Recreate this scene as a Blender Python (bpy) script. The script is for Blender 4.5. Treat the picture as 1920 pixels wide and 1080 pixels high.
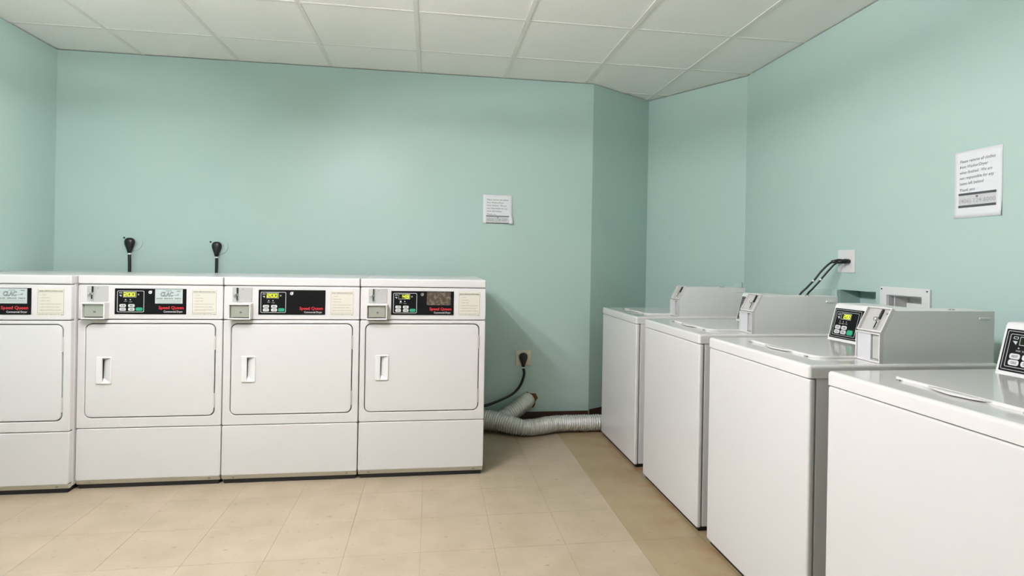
import bpy, bmesh, math, random
from mathutils import Vector, Matrix, noise

random.seed(7)
SC = bpy.context.scene
COL = SC.collection
for o in list(bpy.data.objects):
    bpy.data.objects.remove(o)

# ------------------------------------------------------------------ camera
cam_d = bpy.data.cameras.new('camera')
cam = bpy.data.objects.new('camera', cam_d)
COL.objects.link(cam)
cam_d.sensor_width = 36.0
cam_d.lens = 1048.19 / 1920 * 36.0
cam_d.shift_x = 0.0
cam_d.shift_y = -52.0 / 1920
cam_d.clip_start = 0.02
YAW, ROLL = -0.1433, 0.0177
cam.matrix_world = (Matrix.Translation((0, 0, 1.2026)) @ Matrix.Rotation(YAW, 4, 'Z')
                    @ Matrix.Rotation(math.pi / 2, 4, 'X') @ Matrix.Rotation(ROLL, 4, 'Z'))
SC.camera = cam

# ------------------------------------------------------------------ world, exposure
w = bpy.data.worlds.new('world')
SC.world = w
w.use_nodes = True
w.node_tree.nodes['Background'].inputs[0].default_value = (0.9, 0.95, 1.0, 1)
w.node_tree.nodes['Background'].inputs[1].default_value = 0.05
SC.view_settings.view_transform = 'Standard'
SC.view_settings.look = 'None'
SC.view_settings.gamma = 1.0
SC.view_settings.use_curve_mapping = False
SC.view_settings.exposure = 0.56
TUBE_STRENGTH = 145.0
TUBE_COLOR = (1.0, 0.95, 1.025)


# ------------------------------------------------------------------ materials
def lin(c):
    return tuple(((v / 255) / 12.92 if v / 255 <= 0.04045 else ((v / 255 + 0.055) / 1.055) ** 2.4) for v in c)


def mat(name, rgb, rough=0.5, metal=0.0, coat=0.0, spec=0.5, emit=0.0):
    m = bpy.data.materials.new(name)
    m.use_nodes = True
    b = m.node_tree.nodes['Principled BSDF']
    c = lin(rgb)
    b.inputs['Base Color'].default_value = (*c, 1)
    b.inputs['Roughness'].default_value = rough
    b.inputs['Metallic'].default_value = metal
    b.inputs['Coat Weight'].default_value = coat
    b.inputs['Coat Roughness'].default_value = 0.06
    b.inputs['Specular IOR Level'].default_value = spec
    if emit:
        b.inputs['Emission Color'].default_value = (*c, 1)
        b.inputs['Emission Strength'].default_value = emit
    return m


def nd(m, t, **k):
    n = m.node_tree.nodes.new(t)
    for a, v in k.items():
        setattr(n, a, v)
    return n


def lk(m, a, b):
    m.node_tree.links.new(a, b)


def bump(m, scale, strength, dist=0.002, detail=3, coord='Object'):
    b = m.node_tree.nodes['Principled BSDF']
    tc = nd(m, 'ShaderNodeTexCoord')
    n = nd(m, 'ShaderNodeTexNoise')
    n.inputs['Scale'].default_value = scale
    n.inputs['Detail'].default_value = detail
    bp = nd(m, 'ShaderNodeBump')
    bp.inputs['Strength'].default_value = strength
    bp.inputs['Distance'].default_value = dist
    lk(m, tc.outputs[coord], n.inputs['Vector'])
    lk(m, n.outputs['Fac'], bp.inputs['Height'])
    lk(m, bp.outputs['Normal'], b.inputs['Normal'])


def mottle(m, rgb2, scale, lo=0.4, hi=0.7, amount=1.0):
    """mix the base colour towards rgb2 with soft noise"""
    b = m.node_tree.nodes['Principled BSDF']
    g = nd(m, 'ShaderNodeNewGeometry')
    n = nd(m, 'ShaderNodeTexNoise')
    n.inputs['Scale'].default_value = scale
    n.inputs['Detail'].default_value = 4
    r = nd(m, 'ShaderNodeMapRange')
    r.inputs['From Min'].default_value = lo
    r.inputs['From Max'].default_value = hi
    r.inputs['To Max'].default_value = amount
    x = nd(m, 'ShaderNodeMix', data_type='RGBA')
    x.inputs['A'].default_value = b.inputs['Base Color'].default_value[:]
    x.inputs['B'].default_value = (*lin(rgb2), 1)
    lk(m, g.outputs['Position'], n.inputs['Vector'])
    lk(m, n.outputs['Fac'], r.inputs['Value'])
    lk(m, r.outputs['Result'], x.inputs['Factor'])
    lk(m, x.outputs['Result'], b.inputs['Base Color'])


M = {}
M['wall'] = mat('wall_paint', (179, 203, 194), 0.36)
mottle(M['wall'], (175, 201, 194), 1.3, 0.35, 0.7)
bump(M['wall'], 160, 0.12, 0.002)
M['patch'] = mat('wall_patch_paint', (179, 203, 194), 0.5)
M['ceil'] = mat('ceiling_tile', (251, 249, 243), 0.9, spec=0.2)
mottle(M['ceil'], (245, 242, 235), 90, 0.52, 0.66, 0.6)
bump(M['ceil'], 120, 0.25, 0.003)
M['bar'] = mat('grid_bar', (238, 235, 228), 0.5)
M['enamel'] = mat('white_enamel', (211, 209, 206), 0.32, coat=0.25)
M['gloss'] = mat('glossy_white_enamel', (215, 213, 209), 0.16, coat=0.5)
M['plastic'] = mat('white_plastic', (222, 222, 219), 0.4)
M['kick'] = mat('kick_strip_paint', (196, 190, 172), 0.45)
M['dark'] = mat('dark_rubber_and_shade', (22, 21, 20), 0.6)  # feet and small dark details, also the painted shade under the machines
M['gap'] = mat('dark_gasket', (24, 23, 22), 0.6)
M['hinge'] = mat('hinge_steel', (150, 146, 140), 0.35, 0.3)
M['hinge_light'] = mat('hinge_painted', (196, 192, 186), 0.4)
M['black'] = mat('black_panel', (4, 4, 5), 0.5, spec=0.2)
M['lcd'] = mat('display_glass', (26, 30, 10), 0.2)
M['digit'] = mat('display_digits', (215, 235, 70), 0.4, emit=0.75)
M['digitglow'] = mat('display_backlight', (84, 92, 14), 0.4, emit=0.12)
M['silver'] = mat('silver_line', (190, 192, 192), 0.4)
M['key'] = mat('key_print', (205, 206, 204), 0.5)
M['keytxt'] = mat('key_symbol', (40, 40, 42), 0.5)
M['green'] = mat('green_key', (35, 150, 112), 0.45)
M['red'] = mat('red_print', (205, 42, 52), 0.5)
M['white_print'] = mat('white_print', (225, 225, 225), 0.5)
M['led'] = mat('indicator_lamp', (225, 230, 235), 0.4, emit=0.8)
M['sticker'] = mat('silver_sticker', (188, 198, 196), 0.35, 0.1)
M['sticker_old'] = mat('worn_sticker', (58, 52, 42), 0.5)
mottle(M['sticker_old'], (112, 98, 78), 60, 0.45, 0.65)
M['ink'] = mat('print_ink', (42, 46, 46), 0.6)
M['ink_soft'] = mat('soft_print_ink', (140, 138, 126), 0.6)
M['label'] = mat('instruction_label', (208, 205, 190), 0.5)
M['steel'] = mat('brushed_steel', (186, 185, 181), 0.4, 0.25)
M['vault'] = mat('vault_steel', (168, 170, 156), 0.38, 0.4)
M['vault_grey'] = mat('vault_door_grey', (192, 193, 193), 0.4)
M['chrome'] = mat('chrome', (220, 220, 218), 0.12, 1.0)
M['coin_box'] = mat('coin_meter_grey', (224, 224, 221), 0.42)
M['paper'] = mat('paper', (226, 228, 228), 0.7)
M['pencil'] = mat('hand_writing', (120, 124, 124), 0.7)
M['bar_ink'] = mat('dark_printed_bar', (74, 78, 80), 0.6)
M['grey_ink'] = mat('grey_printed_band', (202, 203, 202), 0.6)
M['num_ink'] = mat('grey_number_ink', (165, 167, 167), 0.6)
M['cream'] = mat('cream_plastic', (214, 206, 180), 0.45)
M['cable'] = mat('black_cable', (10, 11, 11), 0.4)
M['tie'] = mat('white_tie', (235, 235, 232), 0.5)
M['baseboard'] = mat('brown_vinyl_base', (66, 40, 26), 0.5)
M['torn'] = mat('torn_gypsum', (104, 72, 48), 0.9)
M['hole'] = mat('hole_dark', (20, 15, 11), 0.9)
M['foil'] = mat('foil_duct', (214, 214, 208), 0.36, 0.55)
bump(M['foil'], 90, 0.7, 0.006, 4)
M['grout'] = mat('floor_joint', (132, 116, 92), 0.8)
M['reflector'] = mat('troffer_reflector', (240, 240, 238), 0.4)
M['tube'] = mat('fluorescent_tube', (255, 255, 255), 0.4)
_b = M['tube'].node_tree.nodes['Principled BSDF']
_b.inputs['Emission Color'].default_value = (*TUBE_COLOR, 1)
_b.inputs['Emission Strength'].default_value = TUBE_STRENGTH


def tile_material(name, rgb, rgb2):
    m = mat(name, rgb, 0.42)
    b = m.node_tree.nodes['Principled BSDF']
    g = nd(m, 'ShaderNodeNewGeometry')
    oi = nd(m, 'ShaderNodeObjectInfo')
    # broad mottling
    n1 = nd(m, 'ShaderNodeTexNoise')
    n1.inputs['Scale'].default_value = 6
    n1.inputs['Detail'].default_value = 5
    r1 = nd(m, 'ShaderNodeMapRange')
    r1.inputs['From Min'].default_value = 0.35
    r1.inputs['From Max'].default_value = 0.7
    x1 = nd(m, 'ShaderNodeMix', data_type='RGBA')
    x1.inputs['A'].default_value = (*lin(rgb), 1)
    x1.inputs['B'].default_value = (*lin(rgb2), 1)
    lk(m, g.outputs['Position'], n1.inputs['Vector'])
    lk(m, n1.outputs['Fac'], r1.inputs['Value'])
    lk(m, r1.outputs['Result'], x1.inputs['Factor'])
    # small elongated flecks
    mp = nd(m, 'ShaderNodeMapping')
    mp.inputs['Scale'].default_value = (28, 70, 1)
    n2 = nd(m, 'ShaderNodeTexNoise')
    n2.inputs['Scale'].default_value = 1.0
    n2.inputs['Detail'].default_value = 2
    r2 = nd(m, 'ShaderNodeMapRange')
    r2.inputs['From Min'].default_value = 0.66
    r2.inputs['From Max'].default_value = 0.76
    r2.inputs['To Max'].default_value = 0.55
    x2 = nd(m, 'ShaderNodeMix', data_type='RGBA')
    x2.inputs['B'].default_value = (*lin((112, 90, 66)), 1)
    lk(m, g.outputs['Position'], mp.inputs['Vector'])
    lk(m, mp.outputs['Vector'], n2.inputs['Vector'])
    lk(m, n2.outputs['Fac'], r2.inputs['Value'])
    lk(m, r2.outputs['Result'], x2.inputs['Factor'])
    lk(m, x1.outputs['Result'], x2.inputs['A'])
    # rusty stains beside the washers
    sx = nd(m, 'ShaderNodeSeparateXYZ')
    lk(m, g.outputs['Position'], sx.inputs[0])
    r3 = nd(m, 'ShaderNodeMapRange')
    r3.inputs['From Min'].default_value = 0.98
    r3.inputs['From Max'].default_value = 1.2
    lk(m, sx.outputs['X'], r3.inputs['Value'])
    n3 = nd(m, 'ShaderNodeTexNoise')
    n3.inputs['Scale'].default_value = 7
    n3.inputs['Detail'].default_value = 5
    lk(m, g.outputs['Position'], n3.inputs['Vector'])
    r4 = nd(m, 'ShaderNodeMapRange')
    r4.inputs['From Min'].default_value = 0.42
    r4.inputs['From Max'].default_value = 0.66
    r4.inputs['To Max'].default_value = 0.75
    lk(m, n3.outputs['Fac'], r4.inputs['Value'])
    mu = nd(m, 'ShaderNodeMath', operation='MULTIPLY')
    lk(m, r3.outputs['Result'], mu.inputs[0])
    lk(m, r4.outputs['Result'], mu.inputs[1])
    x3 = nd(m, 'ShaderNodeMix', data_type='RGBA')
    x3.inputs['B'].default_value = (*lin((134, 94, 62)), 1)
    lk(m, mu.outputs[0], x3.inputs['Factor'])
    lk(m, x2.outputs['Result'], x3.inputs['A'])
    # each tile a shade of its own
    hs = nd(m, 'ShaderNodeHueSaturation')
    mr = nd(m, 'ShaderNodeMapRange')
    mr.inputs['To Min'].default_value = 0.98
    mr.inputs['To Max'].default_value = 1.02
    lk(m, oi.outputs['Random'], mr.inputs['Value'])
    lk(m, mr.outputs['Result'], hs.inputs['Value'])
    lk(m, x3.outputs['Result'], hs.inputs['Color'])
    lk(m, hs.outputs['Color'], b.inputs['Base Color'])
    bump(m, 30, 0.06, 0.002)
    return m


M['tile'] = tile_material('floor_tile_beige', (168, 154, 132), (158, 145, 121))
M['tile2'] = tile_material('floor_tile_yellowed', (152, 137, 106), (143, 128, 96))


# ------------------------------------------------------------------ geometry helpers
def link(name, me, m, parent=None):
    o = bpy.data.objects.new(name, me)
    COL.objects.link(o)
    if m is not None and len(me.materials) == 0:
        me.materials.append(m if not isinstance(m, str) else M[m])
    if parent is not None:
        o.parent = parent
    return o


def tomesh(name, bm, m, parent=None, smooth=False, F=None):
    if F is not None:
        bm.transform(F)
    bmesh.ops.recalc_face_normals(bm, faces=bm.faces[:])
    if smooth:
        for f in bm.faces:
            f.smooth = True
    me = bpy.data.meshes.new(name)
    bm.to_mesh(me)
    bm.free()
    o = link(name, me, m, parent)
    if smooth and smooth != 'all':
        me.set_sharp_from_angle(angle=math.radians(60))
        o.modifiers.new('weighted', 'WEIGHTED_NORMAL').keep_sharp = True
    return o


def box_bm(x0, x1, y0, y1, z0, z1, bev=0.0, seg=2, bm=None):
    t = bmesh.new()
    bmesh.ops.create_cube(t, size=1)
    t.transform(Matrix.Translation(((x0 + x1) / 2, (y0 + y1) / 2, (z0 + z1) / 2))
                @ Matrix.Diagonal((x1 - x0, y1 - y0, z1 - z0, 1)))
    if bev:
        bmesh.ops.bevel(t, geom=t.edges[:], offset=bev, segments=seg, profile=0.5, affect='EDGES')
    if bm is None:
        return t
    me = bpy.data.meshes.new('tmp')
    t.to_mesh(me)
    t.free()
    bm.from_mesh(me)
    bpy.data.meshes.remove(me)
    return bm


def box(name, dims, m, parent=None, bev=0.0, seg=2, F=None):
    return tomesh(name, box_bm(*dims, bev=bev, seg=seg), m, parent, smooth=bev > 0, F=F)


def frame(origin, u, v):
    u = Vector(u).normalized()
    v = Vector(v).normalized()
    n = u.cross(v)
    mt = Matrix((u, v, n)).transposed().to_4x4()
    mt.translation = Vector(origin)
    return mt


def rr(u0, u1, v0, v1, r=0.0, seg=5):
    if r <= 0:
        return [(u0, v0), (u1, v0), (u1, v1), (u0, v1)]
    out = []
    for cx, cy, a0 in ((u1 - r, v0 + r, -90), (u1 - r, v1 - r, 0), (u0 + r, v1 - r, 90), (u0 + r, v0 + r, 180)):
        for i in range(seg + 1):
            a = math.radians(a0 + 90 * i / seg)
            out.append((cx + r * math.cos(a), cy + r * math.sin(a)))
    return out


def plate_bm(outer, n0, n1, holes=(), bev=0.0, seg=2, bm=None):
    """flat shape in (u, v) extruded from n0 to n1, with optional holes"""
    t = bmesh.new()
    if not holes:
        t.faces.new([t.verts.new((p[0], p[1], n0)) for p in outer])
    else:
        ed = []
        for lp in [outer] + list(holes):
            vs = [t.verts.new((p[0], p[1], n0)) for p in lp]
            ed += [t.edges.new((vs[i], vs[(i + 1) % len(vs)])) for i in range(len(vs))]
        bmesh.ops.triangle_fill(t, edges=ed, use_beauty=True)
    ex = bmesh.ops.extrude_face_region(t, geom=t.faces[:])
    top = [g for g in ex['geom'] if isinstance(g, bmesh.types.BMVert)]
    bmesh.ops.translate(t, verts=top, vec=(0, 0, n1 - n0))
    bmesh.ops.recalc_face_normals(t, faces=t.faces[:])
    if bev:
        ts = set(top)
        es = [e for e in t.edges if e.verts[0] in ts and e.verts[1] in ts
              and len(e.link_faces) == 2 and e.calc_face_angle(0) > 0.8]
        bmesh.ops.bevel(t, geom=es, offset=bev, segments=seg, profile=0.5, affect='EDGES')
    if bm is None:
        return t
    me = bpy.data.meshes.new('tmp')
    t.to_mesh(me)
    t.free()
    bm.from_mesh(me)
    bpy.data.meshes.remove(me)
    return bm


def plate(name, outer, n0, n1, m, parent, F, holes=(), bev=0.0, seg=2):
    return tomesh(name, plate_bm(outer, n0, n1, holes, bev, seg), m, parent, F=F)


def spline(pts, step=0.01):
    P = [Vector(p) for p in pts]
    P = [2 * P[0] - P[1]] + P + [2 * P[-1] - P[-2]]
    out = []
    for i in range(1, len(P) - 2):
        a, b, c, d = P[i - 1:i + 3]
        k = max(2, int((c - b).length / step))
        for j in range(k):
            t = j / k
            out.append(0.5 * ((2 * b) + (c - a) * t + (2 * a - 5 * b + 4 * c - d) * t * t + (3 * b - a - 3 * c + d) * t ** 3))
    out.append(P[-2])
    return out


def tube_bm(path, rad, sides=10, bm=None, caps=True):
    bm = bm or bmesh.new()
    rings = []
    t0 = (path[1] - path[0]).normalized()
    ref = Vector((0, 0, 1)) if abs(t0.z) < 0.9 else Vector((1, 0, 0))
    nrm = (ref - t0 * ref.dot(t0)).normalized()
    for i, p in enumerate(path):
        t = (path[min(i + 1, len(path) - 1)] - path[max(i - 1, 0)]).normalized()
        nrm = (nrm - t * nrm.dot(t)).normalized()
        bn = t.cross(nrm)
        ring = []
        for k in range(sides):
            a = 2 * math.pi * k / sides
            r = rad(i, k, sides) if callable(rad) else rad
            ring.append(bm.verts.new(p + nrm * math.cos(a) * r + bn * math.sin(a) * r))
        rings.append(ring)
    for i in range(len(rings) - 1):
        for k in range(sides):
            bm.faces.new((rings[i][k], rings[i][(k + 1) % sides], rings[i + 1][(k + 1) % sides], rings[i + 1][k]))
    if caps:
        bm.faces.new(rings[0][::-1])
        bm.faces.new(rings[-1])
    return bm


def loft_bm(secs, sides=16, bm=None):
    """secs: (centre, half_x_vector, half_y_vector)"""
    bm = bm or bmesh.new()
    rings = []
    for c, hx, hy in secs:
        c, hx, hy = Vector(c), Vector(hx), Vector(hy)
        rings.append([bm.verts.new(c + hx * math.cos(2 * math.pi * k / sides) + hy * math.sin(2 * math.pi * k / sides))
                      for k in range(sides)])
    for i in range(len(rings) - 1):
        for k in range(sides):
            bm.faces.new((rings[i][k], rings[i][(k + 1) % sides], rings[i + 1][(k + 1) % sides], rings[i + 1][k]))
    bm.faces.new(rings[0][::-1])
    bm.faces.new(rings[-1])
    return bm


def disc(name, cu, cv, r, n0, n1, m, parent, F, sides=14, bev=0.0):
    pts = [(cu + r * math.cos(2 * math.pi * k / sides), cv + r * math.sin(2 * math.pi * k / sides)) for k in range(sides)]
    return plate(name, pts, n0, n1, m, parent, F, bev=bev)


_tcache = {}


def text_bm(body, shear=0.0, bold=0.0):
    key = (body, shear, bold)
    if key not in _tcache:
        cu = bpy.data.curves.new('tmp', 'FONT')
        cu.body = body
        cu.size = 1.0
        cu.shear = shear
        cu.offset = bold
        cu.resolution_u = 2
        cu.extrude = 0.0
        ob = bpy.data.objects.new('tmp', cu)
        COL.objects.link(ob)
        dg = bpy.context.evaluated_depsgraph_get()
        dg.update()
        me = bpy.data.meshes.new_from_object(ob.evaluated_get(dg))
        bpy.data.objects.remove(ob)
        bpy.data.curves.remove(cu)
        _tcache[key] = me
    bm = bmesh.new()
    bm.from_mesh(_tcache[key])
    return bm


def text_into(bm, body, u0, u1, v0, v1, n, shear=0.0, bold=0.0, rot=0.0, baseline=False):
    """fit the words into the rectangle and add them to bm"""
    t = text_bm(body, shear, bold)
    xs = [v.co.x for v in t.verts]
    ys = [v.co.y for v in t.verts]
    sx = (u1 - u0) / (max(xs) - min(xs))
    sy = (v1 - v0) / (max(ys) - min(ys))
    y0 = min(ys)
    if baseline:                      # v0 is the baseline, v1 the cap height
        sy, y0 = (v1 - v0) / 0.73, 0.0
    for v in t.verts:
        v.co = Vector((u0 + (v.co.x - min(xs)) * sx, v0 + (v.co.y - y0) * sy, n))
    if rot:
        t.transform(Matrix.Translation((u0, v0, 0)) @ Matrix.Rotation(rot, 4, 'Z') @ Matrix.Translation((-u0, -v0, 0)))
    me = bpy.data.meshes.new('tmp')
    t.to_mesh(me)
    t.free()
    bm.from_mesh(me)
    bpy.data.meshes.remove(me)


def text(name, lines, n, m, parent, F, shear=0.0, bold=0.0):
    bm = bmesh.new()
    for body, u0, u1, v0, v1 in lines:
        text_into(bm, body, u0, u1, v0, v1, n, shear, bold)
    bm.transform(F)
    me = bpy.data.meshes.new(name)
    bm.to_mesh(me)
    bm.free()
    o = link(name, me, m, parent)
    if len(lines) > 1:
        o['kind'] = 'stuff'          # rows of tiny print
    return o


SEG = {'0': 'abcdef', '1': 'bc', '2': 'abged', '3': 'abgcd', '4': 'fgbc'}


def digits(name, body, u0, u1, v0, v1, n, m, parent, F):
    bm = bmesh.new()
    k = len(body)
    cw = (u1 - u0) / k
    t = (v1 - v0) * 0.13
    for i, ch in enumerate(body):
        a0 = u0 + cw * i + cw * 0.1
        a1 = u0 + cw * (i + 1) - cw * 0.1
        vm = (v0 + v1) / 2
        R = {'a': (a0, a1, v1 - t, v1), 'd': (a0, a1, v0, v0 + t), 'g': (a0, a1, vm - t / 2, vm + t / 2),
             'f': (a0, a0 + t, vm, v1), 'b': (a1 - t, a1, vm, v1), 'e': (a0, a0 + t, v0, vm), 'c': (a1 - t, a1, v0, vm)}
        for s in SEG[ch]:
            r = R[s]
            box_bm(r[0], r[1], r[2], r[3], n, n + 0.0004, bm=bm)
    return tomesh(name, bm, m, parent, F=F)


def thing(name, loc, label, cat, group=None):
    o = bpy.data.objects.new(name, None)
    o.empty_display_size = 0.1
    COL.objects.link(o)
    o.location = loc
    return tag(o, label, cat, group)


def tag(o, label, cat, group=None):
    o['label'] = label
    o['category'] = cat
    if group:
        o['group'] = group
    return o


def structure(o):
    o['kind'] = 'structure'
    return o


# ------------------------------------------------------------------ room shell
AL, AR, BB = -2.4226, 2.1606, 4.0118
AC, AI, BI, BR = 1.1688, 1.731, 4.3476, 3.6258
REAR = -1.7
ZC = 2.5179
T = 0.12

# floor: slab plus separate vinyl tiles
floor = structure(box('floor', (AL - 0.2, AR + 0.2, REAR - 0.2, 4.7, -0.12, -0.0035), 'grout'))
TS = 0.305
tb = box_bm(-TS / 2 + 0.0004, TS / 2 - 0.0004, -TS / 2 + 0.0004, TS / 2 - 0.0004, -0.0034, 0)
tile_me = bpy.data.meshes.new('floor_tile')
tb.to_mesh(tile_me)
tb.free()
tile_me2 = tile_me.copy()
tile_me.materials.append(M['tile'])
tile_me2.materials.append(M['tile2'])
for r in range(-3, 7):
    for c in range(-8, 8):
        ca, cb = -0.024 + TS * (c + 0.5), 2.315 + TS * (r + 0.5)
        if ca < AL - 0.05 or ca > AR + 0.05:
            continue
        o = link('floor_tile', tile_me2 if c >= 3 else tile_me, None, floor)
        o.location = (ca, cb, 0)
bm = bmesh.new()
for r in range(-13, -3):
    for c in range(-8, 8):
        ca, cb = -0.024 + TS * (c + 0.5), 2.315 + TS * (r + 0.5)
        h = TS / 2 - 0.0004
        box_bm(ca - h, ca + h, cb - h, cb + h, -0.0034, 0, bm=bm)
o = tomesh('floor_tile', bm, 'tile', floor)
o['kind'] = 'stuff'

# walls
WZ = 2.516


def wall_poly(name, pts, z0=0.0, z1=WZ, m='wall'):
    t = bmesh.new()
    f = t.faces.new([t.verts.new((p[0], p[1], z0)) for p in pts])
    ex = bmesh.ops.extrude_face_region(t, geom=[f])
    bmesh.ops.translate(t, verts=[g for g in ex['geom'] if isinstance(g, bmesh.types.BMVert)], vec=(0, 0, z1 - z0))
    return structure(tomesh(name, t, m))


wall_back = wall_poly('wall_back', [(AL - T, BB), (AC, BB), (AC - 0.05, BB + T), (AL - T, BB + T)])
wall_left = wall_poly('wall_left', [(AL, REAR), (AL, BB), (AL - T, BB), (AL - T, REAR)])
wall_rear = wall_poly('wall_rear', [(AL - T, REAR), (AR + T, REAR), (AR + T, REAR - T), (AL - T, REAR - T)])
d1 = Vector((AI - AC, BI - BB, 0)).normalized()
n1 = Vector((-d1.y, d1.x, 0))
d2 = Vector((AR - AI, BR - BI, 0)).normalized()
n2 = Vector((-d2.y, d2.x, 0))
p1, p2, p3 = Vector((AC, BB, 0)), Vector((AI, BI, 0)), Vector((AR, BR, 0))
wall_poly('wall_recess_left', [p1.xy, p2.xy, (p2 + n1 * T + d1 * T).xy, (p1 + n1 * T).xy])
wall_poly('wall_recess_right', [p2.xy, p3.xy, (p3 + n2 * T + d2 * 0.05).xy, (p2 + n2 * T).xy])
# right wall with a cut-out and an opening for the plumbing box
F_R = frame((AR, 0, 0), (0, -1, 0), (0, 0, 1))     # u = -y, v = z, n towards the room
CUT = (-2.702, -2.459, 0.55, 1.0775)
PB = (-2.386, -2.190, 0.86, 1.0715)
wall_right = structure(plate('wall_right', rr(-BR - 0.0, -REAR, 0, WZ), -T, 0, 'wall', None, F_R,
                             holes=[rr(*CUT), rr(*PB)]))
box('recess_back', (CUT[0] - 0.02, CUT[1] + 0.02, CUT[2] - 0.02, CUT[3] + 0.02, -T - 0.02, -T), 'wall', wall_right, F=F_R)
plate('wall_patch', rr(-BR + 0.012, CUT[0] - 0.001, 0.35, 1.076), 0.0005, 0.018, 'patch', wall_right, F_R, bev=0.002)
F_RR = frame((AI, BI, 0), d2, (0, 0, 1))
L2 = (p3 - p2).length
wpo = plate('wall_patch', rr(L2 - 0.075, L2 - 0.012, 0.35, 1.076), 0.0005, 0.008, 'patch', None, F_RR, bev=0.002)
wpo.parent = wall_right

# baseboards (dark brown vinyl)
bbm = box_bm(AL + 0.004, AC - 0.002, BB - 0.006, BB - 0.0005, 0.001, 0.102, bev=0.002)
structure(tomesh('baseboard_back', bbm, 'baseboard', None, smooth=True))
structure(box('baseboard_left', (AL + 0.0005, AL + 0.006, REAR + 0.01, BB - 0.01, 0.001, 0.102), 'baseboard', bev=0.002))
F_RL = frame((AC, BB, 0), d1, (0, 0, 1))
structure(plate('baseboard_recess', rr(0.008, (p2 - p1).length - 0.01, 0.001, 0.108), 0.0005, 0.006, 'baseboard', None, F_RL))

# ceiling grid
ceiling = structure(box('ceiling', (AL - 0.25, AR + 0.25, REAR - 0.2, 4.65, 2.66, 2.70), 'ceil'))
CA = [-0.105 + 0.604 * k for k in range(-5, 5)]
CB = [4.79, 4.185, 3.594, 3.03, 2.43, 1.83, 1.22, 0.61, 0.0, -0.61, -1.22, -1.83]
BW = 0.012
for i in range(len(CA) - 1):
    for j in range(len(CB) - 1):
        x0, x1, y1, y0 = CA[i], CA[i + 1], CB[j], CB[j + 1]
        if x0 > AR or x1 < AL or y0 > 4.4:
            continue
        box('ceiling_tile', (x0 + 0.003, x1 - 0.003, y0 + 0.003, y1 - 0.003, ZC + 0.0035, ZC + 0.018), 'ceil', ceiling)
for x in CA:
    if AL - 0.02 < x < AR + 0.02:
        bm = box_bm(x - BW, x + BW, REAR, 4.5, ZC, ZC + 0.003)
        box_bm(x - 0.001, x + 0.001, REAR, 4.5, ZC + 0.003, ZC + 0.03, bm=bm)
        tomesh('grid_bar', bm, 'bar', ceiling)
for j, y in enumerate(CB):
    if y > 4.5:
        continue
    for i in range(len(CA) - 1):
        x0, x1 = CA[i] + BW, CA[i + 1] - BW
        if x1 < AL or x0 > AR:
            continue
        box('grid_bar', (x0, x1, y - BW * 0.8, y + BW * 0.8, ZC + 0.0003, ZC + 0.003), 'bar', ceiling)

# surface-mounted two-tube ceiling light, above the photograph's upper edge
DROP = 0.30


def ceiling_light(lx, ly, LH, label):
    lt = thing('ceiling_light', (lx, ly, ZC), label, 'light')
    tomesh('housing', box_bm(-0.06, 0.06, -LH, LH, -DROP + 0.035, -DROP + 0.075, bev=0.006), 'reflector', lt, smooth=True)
    for e in (-0.4, 0.4):
        tomesh('hanger_rod', tube_bm([Vector((0, e, -DROP + 0.07)), Vector((0, e, -0.0005))], 0.006, 8), 'hinge', lt, smooth=True)
    for s in (-1, 1):
        cx = s * 0.17
        tomesh('fluorescent_tube', tube_bm([Vector((cx, -LH + 0.025, -DROP)), Vector((cx, LH - 0.025, -DROP))], 0.019, 14), 'tube', lt)
        for e in (-1, 1):
            y = e * (LH - 0.012)
            box('lamp_holder', (min(cx, 0.05 * s) - 0.01, max(cx, 0.05 * s) + 0.01, y - 0.012, y + 0.012, -DROP - 0.022, -DROP + 0.05), 'reflector', lt)


ceiling_light(-0.92, 1.58, 0.60, 'hanging fluorescent light with two bare tubes, above the dryers just over the top edge')


# ------------------------------------------------------------------ dryers
D_DEPTH = 0.68


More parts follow.
